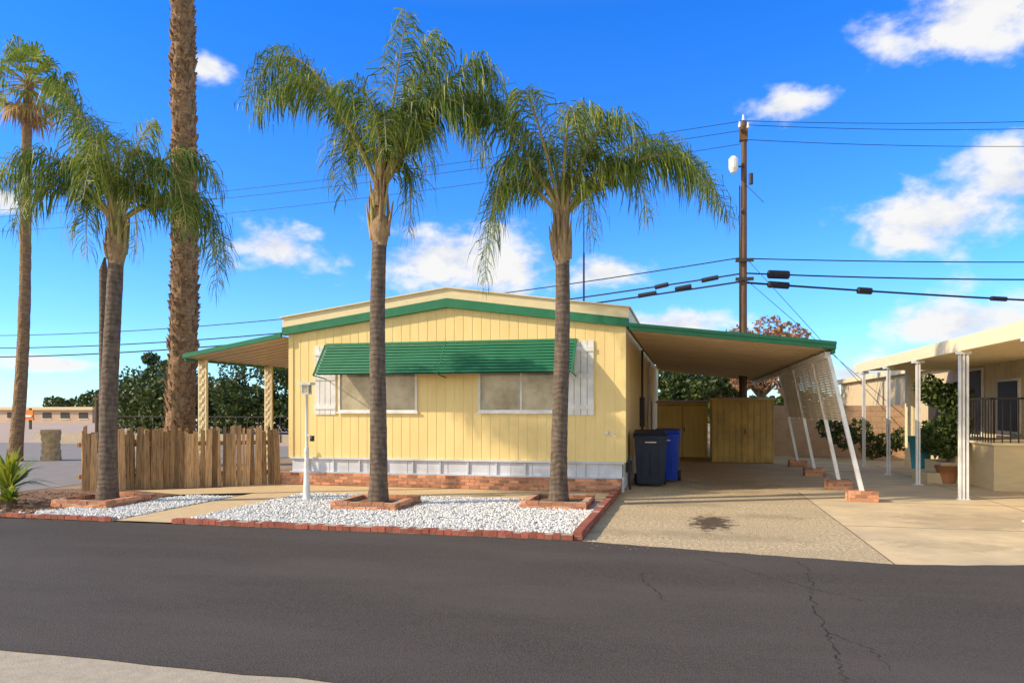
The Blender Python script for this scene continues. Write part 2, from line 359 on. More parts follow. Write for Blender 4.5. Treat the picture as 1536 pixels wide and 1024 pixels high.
for i in range(n):
    p=A0+dd*i; q=p+Vector((0,-.022,-.046))
    P=[]
    for xx in (-7.78,-2.2):
        P.append((xx,p.y,p.z)); P.append((xx,q.y,q.z)); P.append((xx,q.y+.03,q.z-.004)); P.append((xx,p.y+.03,p.z+.003))
    b.hexa([P[1],P[5],P[6],P[2],P[0],P[4],P[7],P[3]],'green')
    b.face([(-7.78,q.y+.001,q.z+.001),(-2.2,q.y+.001,q.z+.001),(-2.2,q.y+.02,q.z+.012),(-7.78,q.y+.02,q.z+.012)],'green')
for x in (-7.8,-2.2,-5.0):
    b.beam((x,A0.y,A0.z-.04),(x,A1.y+.02,A1.z-.02),.02,.05,'green')
    b.beam((x,15.18,2.35),(x,14.65,2.40),.02,.02,'green')
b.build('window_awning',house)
b=MB()
b.box(HX1+.0,HX1+.12,20.6,21.0,1.2,2.0,'dark'); b.tube([(HX1+.06,20.8,2.0),(HX1+.06,20.8,3.3)],.03,'dark')
b.tube([(HX1+.06,20.8,.1),(HX1+.06,20.8,1.2)],.03,'dark')
b.tube([(HX1+.08,24.5,.05),(HX1+.08,24.5,3.2)],.045,'white')
b.box(HX1+.003,HX1+.04,25.3,26.25,.75,2.75,'sheddk')
b.tube([(HX1+.1,15.7,.0),(HX1+.1,15.7,.55),(HX1+.14,15.6,.6)],.025,'dark')
b.box(HX1+.003,HX1+.1,15.9,16.2,.35,.55,'dark')
b.build('meter_and_pipes',house)
b=MB(); b.box(-1.62,-1.55,HY-.05,HY-.003,1.18,1.24,'white'); b.tube([(-1.52,HY-.02,1.2),(-1.4,HY-.03,1.12)],.02,'white')
b.build('hose_bracket',house)
b=MB(); b.tube([(-3.1,23,4.1),(-3.1,23,11.3)],.018,'dark',n=6)
b.tube([(-3.1,23,5.0),(-3.1,23,6.5)],.03,'dark',n=6)
b.build('roof_antenna',house)

# ---------------------------------------------------------------- carport
cp=empty('carport')
CX1=2.68
def slope(u,z0=3.30,z1=2.84,u0=HX1,u1=CX1): return z0+(z1-z0)*(u-u0)/(u1-u0)
b=MB(); y=15.15; p=.4
while y<31.8:
    e=y+p
    for (ya,yb,dz) in ((y,y+p-.05,0),(y+p-.05,y+p,.025)):
        b.hexa([(HX1+.14,ya,slope(HX1)-dz),(CX1,ya,slope(CX1)-dz),(CX1,yb,slope(CX1)-dz),(HX1+.14,yb,slope(HX1)-dz),
                (HX1+.14,ya,slope(HX1)+.06),(CX1,ya,slope(CX1)+.06),(CX1,yb,slope(CX1)+.06),(HX1+.14,yb,slope(HX1)+.06)],'under')
    y=e
b.build('roof_panels',cp)
b=MB()
def gb(x0,x1,y0,y1,lo,hi,k):
    b.hexa([(x0,y0,slope(x0)+lo),(x1,y0,slope(x1)+lo),(x1,y1,slope(x1)+lo),(x0,y1,slope(x0)+lo),
            (x0,y0,slope(x0)+hi),(x1,y0,slope(x1)+hi),(x1,y1,slope(x1)+hi),(x0,y1,slope(x0)+hi)],k)
gb(HX1+.13,CX1+.06,15.06,15.145,-.02,.10,'green')
gb(HX1+.13,CX1+.06,15.02,15.058,.06,.12,'green')
b.box(CX1+.002,CX1+.06,15.147,31.9,2.74,2.92,'green')
b.box(CX1-.10,CX1-.002,15.3,31.8,2.66,2.78,'white')
b.build('fascia',cp)
b=MB()
PV=[14.75,16.9,20.0,22.9]; TV=[15.25,17.1,20.1,23.0]
BU=3.12; TU=CX1-.04; TZ=2.68
for pv,tv in zip(PV,TV):
    b.beam((BU,pv,.18),(TU,tv,TZ),.07,.09,'white')
b.build('posts',cp)
b=MB()
def pt(f,i,fr):
    t=Vector((TU,TV[i],TZ)).lerp(Vector((BU,PV[i],.18)),f); q=Vector((TU,TV[i+1],TZ)).lerp(Vector((BU,PV[i+1],.18)),f)
    return t.lerp(q,fr)
for i in range(3):
    for s in range(24):
        f=.012+s*.020
        a=pt(f,i,.02); c=pt(f,i,.98)
        a2=pt(f+.0165,i,.02); c2=pt(f+.0165,i,.98); o=Vector((-.012,0,0))
        b.hexa([a,c,c+o,a+o,a2-o,c2-o,c2,a2],'slat')
    for fr in (.01,.34,.66,.99):
        b.beam(pt(.01,i,fr)+Vector((.03,0,0)),pt(.5,i,fr)+Vector((.03,0,0)),.03,.03,'slat')
b.build('slatted_screens',cp)
b=MB()
for pv in PV:
    for dy in (-.12,.02,.16):
        brickrun(b,(BU-.24,pv+dy),(BU+.24,pv+dy),.13,.006,3,ch=.065,bl=.2)
b.build('brick_footings',cp)

# left patio cover
pc=empty('patio_cover')
b=MB(); PX=-11.27
def sl2(u): return 3.30+(2.86-3.30)*(HX0-u)/(HX0-PX)
y=15.1
while y<26:
    for (ya,yb,dz) in ((y,y+.35,0),(y+.35,y+.4,.02)):
        b.hexa([(PX,ya,sl2(PX)-dz),(HX0-.17,ya,sl2(HX0-.17)-dz),(HX0-.17,yb,sl2(HX0-.17)-dz),(PX,yb,sl2(PX)-dz),
                (PX,ya,sl2(PX)+.04),(HX0-.17,ya,sl2(HX0-.17)+.04),(HX0-.17,yb,sl2(HX0-.17)+.04),(PX,yb,sl2(PX)+.04)],'under')
    y+=.4
x0,x1=PX-.05,HX0-.165
b.hexa([(x0,15.03,sl2(x0)-.0),(x1,15.03,sl2(x1)-.0),(x1,15.095,sl2(x1)-.0),(x0,15.095,sl2(x0)-.0),
        (x0,15.03,sl2(x0)+.1),(x1,15.03,sl2(x1)+.1),(x1,15.095,sl2(x1)+.1),(x0,15.095,sl2(x0)+.1)],'green')
b.box(PX-.05,PX-.002,15.1,26,2.80,2.93,'green')
b.build('roof',pc)
b=MB()
for v in (15.55,18.4,21.8,25):
    c=PX+.12
    b.box(c-.07,c+.07,v-.03,v+.03,0,2.84,'under')
    for dx in (-.09,.09): b.box(c+dx-.018,c+dx+.018,v-.04,v+.04,0,2.84,'cream')
    for j in range(27):
        z=.06+j*.1; b.obox((c+(.03 if j%2 else -.03),v-.04,z),(1,0,0),(.07,.02,.06),'cream'); b.obox((c+(-.045 if j%2 else .045),v-.038,z+.03),(1,0,0),(.04,.016,.03),'sheddk')
b.build('ornamental_posts',pc)

# ---------------------------------------------------------------- wooden fence
b=MB()
def fencerun(p0,p1,h0,h1):
    p0=Vector((*p0,0)); p1=Vector((*p1,0)); d=p1-p0; Ln=d.length; d.normalize(); s=0; nrm=Vector((-d.y,d.x,0))
    while s<Ln:
        w=random.uniform(.055,.14); h=h0+(h1-h0)*s/Ln+random.choice([random.uniform(-.05,.05),random.uniform(-.12,.08)])
        c=p0+d*(s+w/2)+nrm*random.uniform(-.04,.04)
        t=random.uniform(-.035,.035); a=d*w/2; n=nrm*.012; top=Vector((0,0,h)); lean=d*math.tan(t)*h
        dz=Vector((0,0,random.uniform(-.06,.06))); cut=random.choice([0,0,.04])
        b.hexa([c-a-n,c+a-n,c+a+n,c-a+n,c-a-n+top+lean+a*cut*6,c+a-n+top+lean+dz-a*cut*6,c+a+n+top+lean+dz-a*cut*6,c-a+n+top+lean+a*cut*6],'wood')
        s+=w+random.choice([-.01,-.004,.012])
    for z in (.3,.95): 
        m=p0+d*Ln/2+nrm*.07; m.z=z; b.obox(m,d,(Ln,.04,.09),'wood')
fencerun((-11.95,12.75),(-8.75,14.85),1.24,1.26)
fencerun((-12.0,12.8),(-12.3,16.5),1.2,1.15)
b.build('wooden_fence')

# ---------------------------------------------------------------- palms
def frond(bl,br,o,mid,tip,L=.64,n=112,w=.018,plum=.8):
    o=Vector(o); m=o+mid; t=o+tip; c=(m-o*.25-t*.25)*2
    def B(s): return o*(1-s)**2+c*2*s*(1-s)+t*s*s
    pts=[B(i/9) for i in range(10)]
    br.tube(pts,[.035*(1-i/9)**1.2+.005 for i in range(10)],'rachis',n=5,cap=False)
    ln=sum((pts[i+1]-pts[i]).length for i in range(9)); n=int(n*ln/2.6)
    mi=bl.mi('frondA')
    for i in range(n):
        s=.14+.86*(i+random.random()*.8)/n
        p=B(s); T=(B(min(s+.02,1))-B(s-.02)).normalized()
        side=T.cross(Vector((0,0,1)))
        if side.length<.25: side=T.cross(CR)
        side.normalize(); up=side.cross(T)
        l0=L*(.5+.55*math.sin(math.pi*min(1,(s-.1)*1.05)))*(1 if s<.9 else .85)
        for sg in (-1,1):
            l=l0*random.uniform(.65,1.25)
            d=(side*sg*random.uniform(.4,1)+T*random.uniform(.35,.8)+up*random.uniform(-plum,plum)).normalized()
            dr=random.uniform(.4,1.1)
            q0=p; q1=p+d*l*.38+Vector((0,0,-.03)); q2=q1+(d*.5+Vector((0,0,-dr))).normalized()*l*.38
            q3=q2+(d*.18+Vector((random.uniform(-.18,.18),random.uniform(-.18,.18),-1))).normalized()*l*.42
            wv=T*.5*w*random.uniform(.7,1.3)
            wv2=(wv+Vector((random.uniform(-1,1),random.uniform(-1,1),0))*w*.4)
            k=len(bl.v); bl.v += [tuple(q0-wv*.5),tuple(q0+wv*.5),tuple(q1-wv),tuple(q1+wv),tuple(q2-wv2*.8),tuple(q2+wv2*.8),tuple(q3)]
            bl.f += [(k,k+1,k+3,k+2),(k+2,k+3,k+5,k+4),(k+4,k+5,k+6)]; bl.m += [mi]*3
def queen(base, lean, hz, sw, neck, r0, fronds, extra, companions=()):
    e=empty('queen_palm'); bx,by=base
    b=MB(); N=60; pts=[]; rad=[]
    for i in range(N+1):
        z=sw*i/N; f=i/N
        pts.append((bx+lean*f*CR.x+.025*math.sin(z*1.1+bx),by+lean*f*CR.y,z))
        rad.append((r0*(1-.2*f)+.06*math.exp(-z*4))*(1+.01*(i%2)+random.uniform(-.012,.012)))
    b.tube(pts,rad,'trunkq',n=16,jit=.015)
    tx,ty=pts[-1][0],by+lean*CR.y
    prof=[(-.28,.95),(-.2,1.08),(-.1,1.28),(.02,1.38),(.12,1.25),(.2,1.0),(.28,.75),(.4,.62),(neck-sw,.66),(neck-sw+.3,.5),(neck-sw+.6,.25)]
    b.tube([(tx,ty,sw+a) for a,_ in prof],[r0*.82*c for _,c in prof],'crownsh',n=14,jit=.05)
    for i in range(34):
        a=random.uniform(0,6.28); z=sw+random.uniform(-.2,.5); r=r0*(.6 if z>sw+.15 else .95)
        p=Vector((tx+r*math.cos(a),ty+r*math.sin(a),z)); q=p+Vector((math.cos(a)*random.uniform(-.04,.12),math.sin(a)*.06,random.uniform(.3,.8)))
        b.tube([p,p.lerp(q,.5),q],[.035,.03,.008],'crownsh' if i%3 else 'rachis',n=5,cap=False)
    b.build('trunk',e,True)
    for (cx,cy,ch,cr) in companions:
        b=MB(); b.tube([(cx,cy,z*ch/20) for z in range(21)]+[(cx+.03,cy,ch+.25)],[cr*(1+.03*(z%2)) for z in range(21)]+[cr*.2],'trunkq',n=10,jit=.03); b.build('second_trunk',e,True)
    bl=MB(); br=MB(); o=Vector((tx,ty,neck-.1))
    for (mx,mz,tx2,tz2,dep) in fronds:
        frond(bl,br,o,CR*mx+CF*dep*.5+Vector((0,0,mz)),CR*tx2+CF*dep+Vector((0,0,tz2)))
    for i in range(extra):
        a=i*2.399+random.uniform(-.3,.3); Ln=random.uniform(1.0,1.7); el=random.uniform(.7,1.5)
        d=CR*math.cos(a)*.7+CF*math.sin(a)
        frond(bl,br,o,d*Ln*.45+Vector((0,0,el*1.0)),d*Ln+Vector((0,0,el*.9-.8*random.random())),L=.55,n=90)
    bl.build('fronds',e); br.build('frond_stalks',e)
queen((-5.2,12.0),.05,0,4.77,5.5,.15,[
 (-1.38,2.35,-2.45,1.75,.4),(-1.03,1.7,-1.95,1.15,-.5),(-1.1,2.1,-2.1,2.0,.9),(.40,1.7,.85,2.95,.3),(.3,1.6,.55,2.8,-.6),(.35,1.5,.95,2.6,.8),(.6,1.6,1.1,2.5,-.3),
 (1.45,1.75,2.4,1.1,.3),(1.1,1.5,1.85,.25,-.6),(.6,1.1,.9,.1,-.8),(.45,.5,.45,-.6,.3),(-.65,1.1,-.85,.2,.9),(.9,2.0,1.5,2.0,1.2),(.0,1.2,-.4,1.3,-1.3),(1.3,1.9,2.0,1.7,-.5),(-.3,1.5,-.7,1.6,.5)],3)
queen((-2.15,12.85),.03,0,4.45,5.1,.15,[
 (1.7,1.15,3.0,.05,.2),(1.5,1.5,2.6,.9,.9),(1.6,1.0,2.5,.1,-.6),(-1.0,.6,-1.35,-1.1,.1),(-.85,.95,-1.2,-.5,-.7),(-.85,1.8,-1.6,2.1,.4),(-.95,1.5,-1.6,1.5,-.4),(.15,1.2,.3,2.1,.2),(.7,1.5,1.2,.9,-.9),
 (.9,.9,1.4,-.1,-.5),(.3,.6,.5,-.4,-.3),(-.45,1.5,-.7,1.8,-1.0),(.5,1.5,.8,1.9,1.2),(-.5,1.0,-1.0,.8,1.3),(.3,1.4,.6,1.7,-.4)],3)
queen((-9.98,11.22),.15,0,4.5,5.05,.155,[
 (-.7,1.8,-1.15,2.6,.2),(-.6,1.7,-.95,2.1,.7),(-.35,1.6,-.7,2.3,-.7),(.25,1.3,.5,1.9,.3),(1.3,.35,1.75,-1.1,.1),(1.2,.6,1.7,-.6,.6),(.95,.9,1.5,-.2,-.6),(.9,1.3,1.65,.8,.5),(-1.15,.95,-2.0,.7,.2),(-1.0,1.1,-1.7,.6,-.6),
 (-.9,.6,-1.4,-.2,-.6),(-.6,.5,-.8,-.4,.5),(.4,.6,.6,-.6,-.5),(.0,.9,.1,.1,-1.2),(-.6,1.2,-1.3,1.1,1.1),(0,1.2,-.1,1.6,.1)],6,companions=[(-10.75,12.0,4.3,.075)])

def fanpalm(base,lean,h,r0,r1,boots,crown=True,scale=1.0):
    e=empty('fan_palm'); bx,by=base; b=MB(); N=70
    P=[];R=[]
    for i in range(N+1):
        f=i/N; z=h*f
        P.append((bx+CR.x*(lean*f+.12*math.sin(f*5)),by+CR.y*lean*f,z)); R.append(r0+(r1-r0)*f**.7+.25*r0*math.exp(-z*2))
    b.tube(P,R,'trunkw',n=16,jit=.05)
    if boots:
        nb=int(h*80)
        for i in range(nb):
            f=i/nb; a=i*2.399+random.uniform(-.5,.5); r=(r0+(r1-r0)*f**.7)*.97
            f=min(.999,max(0,f+random.uniform(-.004,.004)))
            j=min(int(f*N),N-1); c=Vector(P[j]).lerp(Vector(P[j+1]),f*N-j)
            d=Vector((math.cos(a),math.sin(a),0)); s=Vector((-d.y,d.x,0)); w=random.uniform(.04,.11)
            p=c+d*r; q=p+d*random.uniform(.02,.12)+Vector((0,0,random.uniform(.05,.2)))
            k=len(b.v); b.v += [tuple(p-s*w-Vector((0,0,.06))),tuple(p+s*w-Vector((0,0,.06))),tuple(q+s*w*.5),tuple(q-s*w*.5),tuple(p-s*w*.5+Vector((0,0,.1))),tuple(p+s*w*.5+Vector((0,0,.1)))]
            mi=b.mi('trunkw'); b.f += [(k,k+1,k+2,k+3),(k+3,k+2,k+5,k+4),(k,k+3,k+4),(k+1,k+5,k+2)]; b.m += [mi]*4
    b.build('trunk',e,False)
    o=Vector(P[-1]); bl=MB(); br=MB()
    for i in range(42):
        a=i*2.399; el=1.35-i*.058+random.uniform(-.15,.15)
        dead = el<-.6
        d=Vector((math.cos(a)*math.cos(el),math.sin(a)*math.cos(el),math.sin(el)))
        st=o+Vector((0,0,-.15*max(0,-el))); pl=random.uniform(.5,.95)*scale*(.75 if dead else 1)
        q=st+d*pl+Vector((0,0,-.08))
        br.tube([st,st.lerp(q,.5)+Vector((0,0,.05)),q],[.03,.022,.014],'rachis' if not dead else 'dead',n=4,cap=False)
        s=d.cross(Vector((0,0,1))); s.normalize(); kk='dead' if dead else 'leafF'; mi=bl.mi(kk)
        for j in range(20):
            t=-1.4+2.8*j/19+random.uniform(-.05,.05); l=scale*random.uniform(.55,.9)*(1-.12*abs(t))
            dd=(d*math.cos(t)+s*math.sin(t)).normalized(); wv=dd.cross(s.cross(d)); wv=wv.normalized()*.022*scale if wv.length>.01 else s*.02
            m=q+dd*l*.5; z=m+(dd*.45+Vector((0,0,-1.1 if j%2 else -.6)))*l*.5
            k=len(bl.v); bl.v += [tuple(q),tuple(m-wv),tuple(m+wv),tuple(z)]
            bl.f += [(k,k+1,k+2),(k+1,k+3,k+2)]; bl.m += [mi]*2
    bl.build('fan_leaves',e); br.build('leaf_stalks',e)
fanpalm((-14.6,19.2),.25,17.0,.42,.28,True)
fanpalm((-21.0,19.7),.55,12.1,.2,.14,False,scale=1.15)

# ---------------------------------------------------------------- leafy trees
def clumps(b,cl,n,size,k):
    mi=b.mi(k); tot=sum(c[1][0]*c[1][2] for c in cl)
    for (c,r) in cl:
        for _ in range(int(n*r[0]*r[2]/tot)):
            d=Vector((random.gauss(0,1),random.gauss(0,1),random.gauss(0,1))).normalized()*(random.uniform(.45,1)**.5)*random.uniform(.9,1.1)
            p=Vector((c[0]+d.x*r[0],c[1]+d.y*r[1],c[2]+d.z*r[2]))
            if p.z<.02: continue
            a=Vector((random.gauss(0,1),random.gauss(0,1),random.gauss(0,1))).normalized()*size*random.uniform(.6,1.3)
            e=a.cross(Vector((random.gauss(0,1),random.gauss(0,1),random.gauss(0,1)))).normalized()*size*random.uniform(.35,.7)
            i=len(b.v); b.v += [tuple(p-a),tuple(p+e),tuple(p+a),tuple(p-e)]; b.f.append((i,i+1,i+2,i+3)); b.m.append(mi)
def tree(name,x,y,h,w,k='leafD',n=3500,size=.12,zb=.35,nc=11):
    e=empty(name); b=MB(); b.tube([(x,y,0),(x+.1,y,h*.3),(x,y+.1,h*.6)],[w*.07,w*.055,w*.03],'bark',n=8,jit=.05); cl=[]
    for i in range(nc):
        a=i*2.399; rr=w*.5*math.sqrt((i+.5)/nc)*.8; z=h*(zb+.12+(.9-zb)*random.random()*.85)
        c=(x+rr*math.cos(a),y+rr*math.sin(a),z); s=w*random.uniform(.14,.24); cl.append((c,(s,s,s*.8)))
        b.tube([(x,y,h*.35),((x+c[0])/2,(y+c[1])/2,h*.45),c],[w*.03,w*.02,w*.006],'bark',n=5,cap=False)
    b.build('trunk_and_limbs',e,True); l=MB(); clumps(l,cl,n,size,k); l.build('crown',e)
b=MB(); cl=[]
for i in range(48):
    x=-38+i*.62+random.uniform(-.3,.3); y=43+random.uniform(-2,2)+(x+38)*.12; h=random.uniform(3.7,5.3)*(.85 if x<-30 else 1)
    for j in range(5): cl.append(((x+random.uniform(-.8,.8),y+random.uniform(-.8,.8),h*random.uniform(.15,.95)),(random.uniform(.7,1.3),)*2+(random.uniform(.5,1.0),)))
clumps(b,cl,36000,.16,'leafD')
cl=[((-18.5+random.uniform(-.6,.6),38,random.uniform(1,2.6)),(.5,.5,.5)) for _ in range(5)]
clumps(b,cl,700,.11,'leafO')
b.build('distant_trees')
b=MB(); cl=[]
for i in range(60):
    x=-70+i*1.6; y=75; cl.append(((x,y,random.uniform(.5,2.2)),(1.8,1.2,1.2)))
for i in range(50):
    x=-6+i*1.1; y=52+random.uniform(-2,2); cl.append(((x,y,random.uniform(1,2.6)),(1.3,1,1.1)))
clumps(b,cl,20000,.3,'leafD'); b.build('distant_hedge')
tree('tree',-.2,40,4.4,4.0,n=5000,size=.14); tree('tree',1.9,43,4.2,3.2,n=3500,size=.14)
tree('autumn_tree',3.5,38,6.2,3.3,'leafO',n=3600,size=.10,nc=15); tree('autumn_tree',5.1,41,5.8,2.4,'leafO',n=1600,size=.10)
tree('tree',-36.5,46,5.6,3.2,n=3500,size=.14)

e=empty('yucca_plant'); b=MB()
for (cx,cy,s) in ((-11.6,10.75,1.15),(-11.1,10.3,.5)):
    for i in range(int(70*s)+10):
        a=i*2.399; el=random.uniform(.1,1.4); l=random.uniform(.6,.95)*s
        d=Vector((math.cos(a)*math.cos(el),math.sin(a)*math.cos(el),math.sin(el))); o=Vector((cx,cy,.25*s)); sd=Vector((-math.sin(a),math.cos(a),0))*.03
        m=o+d*l*.55; t=m+(d+Vector((0,0,-.55)))*l*.45; k=len(b.v)
        b.v += [tuple(o-sd*.6),tuple(o+sd*.6),tuple(m-sd),tuple(m+sd),tuple(t)]; mi=b.mi('leafF'); b.f += [(k,k+1,k+3,k+2),(k+2,k+3,k+4)]; b.m += [mi]*2
    b.tube([(cx,cy,0),(cx,cy,.3*s)],[.12*s,.09*s],'bark',n=9,jit=.1)
b.build('leaves_and_stem',e)
b=MB()
for i in range(46):
    x=-13.1+random.random()*3.2; y=9.6+random.random()*.5+(0 if i%2 else random.random()*2); r=random.uniform(.05,.14)
    base=[]
    for k in range(7):
        a=k*.9; base.append((x+r*math.cos(a)*random.uniform(.7,1.1),y+r*math.sin(a)*random.uniform(.7,1.1),.0))
    top=[(x+(p[0]-x)*.6,y+(p[1]-y)*.6,r*random.uniform(.5,.8)) for p in base]
    i0=len(b.v); b.v+=base+top; mi=b.mi('mulch'if i%3 else 'kerb')
    for k in range(7): b.f.append((i0+k,i0+(k+1)%7,i0+7+(k+1)%7,i0+7+k)); b.m.append(mi)
    b.f.append(tuple(i0+7+k for k in range(7))); b.m.append(mi)
b.build('border_rocks')

# ---------------------------------------------------------------- lamp post
e=empty('lamp_post'); b=MB(); x,y=-6.74,12.39
b.tube([(x,y,z) for z in (0,.06,.08,.45,.85,.88,.95,1.0,2.0)],[.085,.085,.07,.05,.035,.045,.045,.024,.022],'white',n=12)
b.beam((x-.02,y,1.22),(x+.13,y,1.18),.03,.03,'white'); b.box(x+.08,x+.14,y-.03,y+.03,1.1,1.2,'dark')
b.build('post',e,True)
b=MB(); b.box(x-.07,x+.07,y-.07,y+.07,1.95,1.98,'white'); b.box(x-.055,x+.055,y-.055,y+.055,1.98,2.12,'glass')
for dx in (-1,1):
    for dy in (-1,1): b.box(x+dx*.06-.008,x+dx*.06+.008,y+dy*.06-.008,y+dy*.06+.008,1.98,2.12,'white')
b.box(x-.13,x+.12,y-.1,y+.1,2.12,2.17,'white'); b.build('lantern',e)

# ---------------------------------------------------------------- bins
def bin_(name,x,y,w,d,h,k,rz):
    e=empty(name); b=MB(); t=.82
    b.hexa([(-w/2*t,-d/2*t,.06),(w/2*t,-d/2*t,.06),(w/2*t,d/2*t,.06),(-w/2*t,d/2*t,.06),(-w/2,-d/2,h*.9),(w/2,-d/2,h*.9),(w/2,d/2,h*.9),(-w/2,d/2,h*.9)],k)
    b.box(-w/2-.025,w/2+.025,-d/2-.025,d/2+.025,h*.86,h*.9+.004,k)
    b.hexa([(-w/2-.03,-d/2-.05,h*.91),(w/2+.03,-d/2-.05,h*.91),(w/2+.03,d/2+.02,h*.91),(-w/2-.03,d/2+.02,h*.91),
            (-w/2+.03,-d/2+.02,h*.955),(w/2-.03,-d/2+.02,h*.955),(w/2-.03,d/2-.0,h),(-w/2+.03,d/2-.0,h)],k)
    b.tube([(-w/2+.05,d/2+.07,h*.9),(w/2-.05,d/2+.07,h*.9)],.018,k)
    for s in (-1,1): b.tube([(s*(w/2*t+.0),d/2*t,.12),(s*(w/2*t+.06),d/2*t,.12)],.12,'dark',n=16)
    for s in (-.5,0,.5): b.box(s*w*.5-.01,s*w*.5+.01,-d/2*.93-.008,-d/2*.9,.25,h*.8,k)
    b.box(-.12,.12,-d/2-.012,-d/2+.02,h*.78,h*.80,'slat')
    o=b.build('body_and_lid',e); bv=o.modifiers.new('b','BEVEL'); bv.width=.012; bv.segments=2
    e.location=(x,y,.006); e.rotation_euler=(0,0,rz)
bin_('trash_bin',-.78,16.65,.70,.74,1.22,'binblk',math.radians(4))
bin_('recycling_bin',-.46,17.7,.6,.66,1.22,'binblu',math.radians(-4))

# ---------------------------------------------------------------- sheds
def shed(name,x0,x1,y0,y1,h,k,k2,door=True):
    e=empty(name); b=MB()
    corr(b,x0,x1,y0,.02,lambda u:h,k,pitch=.18,g=.03,dep=.02)
    corr(b,y0,y1,x0,.02,lambda u:h,k2,axis='v',sgn=-1,pitch=.18,g=.03,dep=.02)
    corr(b,y0,y1,x1,.02,lambda u:h,k2,axis='v',sgn=1,pitch=.18,g=.03,dep=.02)
    b.face([(x0,y1,0),(x1,y1,0),(x1,y1,h),(x0,y1,h)],k)
    b.hexa([(x0-.06,y0-.08,h),(x1+.06,y0-.08,h),(x1+.06,y1+.05,h),(x0-.06,y1+.05,h),(x0-.06,y0-.08,h+.05),(x1+.06,y0-.08,h+.05),(x1+.06,y1+.05,h+.12),(x0-.06,y1+.05,h+.12)],'sheddk')
    if door:
        xm=(x0+x1)/2; b.box(xm-.02,xm+.02,y0-.02,y0-.002,.05,h-.05,'sheddk'); b.box(xm+.05,xm+.08,y0-.05,y0-.002,.9,1.05,'dark')
        b.box(x0+.04,x1-.04,y0-.025,y0-.003,h-.1,h-.04,'sheddk')
    b.build('walls_and_roof',e)
shed('storage_shed',.78,2.62,24.2,26.6,1.95,'sheddk','shed')
shed('storage_shed',-1.0,.70,26.4,28.6,1.88,'shed','shed')
b=MB(); 
for i in range(12): b.obox((-1.0,19.5+i*.2,.5),(1,0,0),(.03,.03,random.uniform(.8,1.0)),'dark')
b.obox((-1.0,20.6,.9),(0,1,0),(2.3,.04,.05),'dark'); b.obox((-1.0,20.6,.3),(0,1,0),(2.3,.04,.05),'dark')
b.build('iron_railing')
b=MB(); brickrun(b,(2.7,28.6),(12,28.6),.2,0,9,ch=.2,bl=.4,k='blockwall'); b.build('block_wall')
b=MB(); clumps(b,[((4.6+i*.45,26.5+random.uniform(-.3,.3),random.uniform(.3,1.2)),(.4,.35,.4)) for i in range(9)],3500,.07,'leafD'); b.build('shrubs')

# ---------------------------------------------------------------- neighbour
nh=empty('neighbor_house')
b=MB()
corr(b,17.6,40,7.5,.0,lambda u:2.95,'neigh',axis='v',sgn=-1,pitch=.3)
b.face([(7.5,17.6,0),(14,17.6,0),(14,17.6,2.95),(7.5,17.6,2.95)],'neigh')
b.build('walls',nh)
b=MB(); b.box(5.05,14.5,11.5,24.2,2.88,2.95,'cream')
y=11.7
while y<24: b.box(5.06,14,y,y+.05,2.80,2.878,'cream'); y+=.6
b.box(4.93,5.045,11.4,24.3,2.76,3.02,'cream'); b.box(7.3,14.6,24.25,41,2.9,3.1,'cream')
b.build('roof',nh)
b=MB()
for (z0,z1,y0,y1) in ((1.1,2.4,19.4,20.6),(.96,2.75,21.6,22.5),(1.1,2.3,24.5,26)):
    b.box(7.44,7.495,y0,y1,z0,z1,'white'); b.box(7.42,7.438,y0+.06,y1-.06,z0+.06,z1-.06,'dark')
b.build('windows_and_door',nh)
b=MB()
for v in (12.6,15.4,18.2,20.7,23.4):
    w=.13 if v==15.4 else .05
    for dx in ((-w/2,0,w/2) if v==15.4 else (-w/2,w/2)): b.box(5.0+dx-.018,5.0+dx+.018,v-.03,v+.03,.006,2.76,'white')
    if v==15.4: b.box(4.98,5.02,v+.09,v+.13,.006,2.76,'white')
    b.box(4.88,5.12,v-.05,v+.05,2.70,2.759,'white'); b.box(4.9,5.1,v-.06,v+.06,.006,.02,'white')
b.tube([(6.5,24.2,0),(6.5,24.2,2.88)],.2,'cream',n=18)
b.build('carport_posts',nh)
b=MB(); b.box(6.15,7.49,17.2,20.2,.0,.94,'neigh'); b.box(6.1,7.49,17.15,20.25,.94,.99,'cream')
for i in range(3): b.box(5.3+i*.29,6.14,18.6,19.8,0 if i==0 else .24*i,.24*(i+1),'neigh')
for i in range(20): b.beam((6.15,17.2+i*.15,.99),(6.15,17.2+i*.15,1.9),.02,.02,'dark')
for i in range(9): b.beam((6.15+i*.15,17.2,.99),(6.15+i*.15,17.2,1.9),.02,.02,'dark')
b.beam((6.15,17.2,1.9),(6.15,20.2,1.9),.04,.04,'dark'); b.beam((6.15,17.2,1.9),(7.45,17.2,1.9),.04,.04,'dark')
b.build('porch',nh)
def pot(b,x,y,r,h,k): b.tube([(x,y,.006),(x,y,h*.85),(x,y,h*.86),(x,y,h)],[r*.7,r,r*1.1,r*1.1],k,n=16)
e=empty('potted_tree'); b=MB(); pot(b,5.75,18.7,.24,.4,'terra'); b.tube([(5.75,18.7,.3),(5.78,18.7,1.3)],.035,'bark'); b.build('pot',e,True)
b=MB(); clumps(b,[((5.75+random.uniform(-.35,.35),18.7+random.uniform(-.3,.3),random.uniform(.8,2.3)),(.32,.32,.3)) for _ in range(14)],5000,.06,'leafD'); b.build('crown',e)
b=MB(); pot(b,5.72,20.6,.26,1.0,'teal'); b.build('blue_barrel',None,True)
e=empty('potted_shrub'); b=MB(); pot(b,5.95,19.9,.2,.35,'binblk'); b.build('pot',e,True)
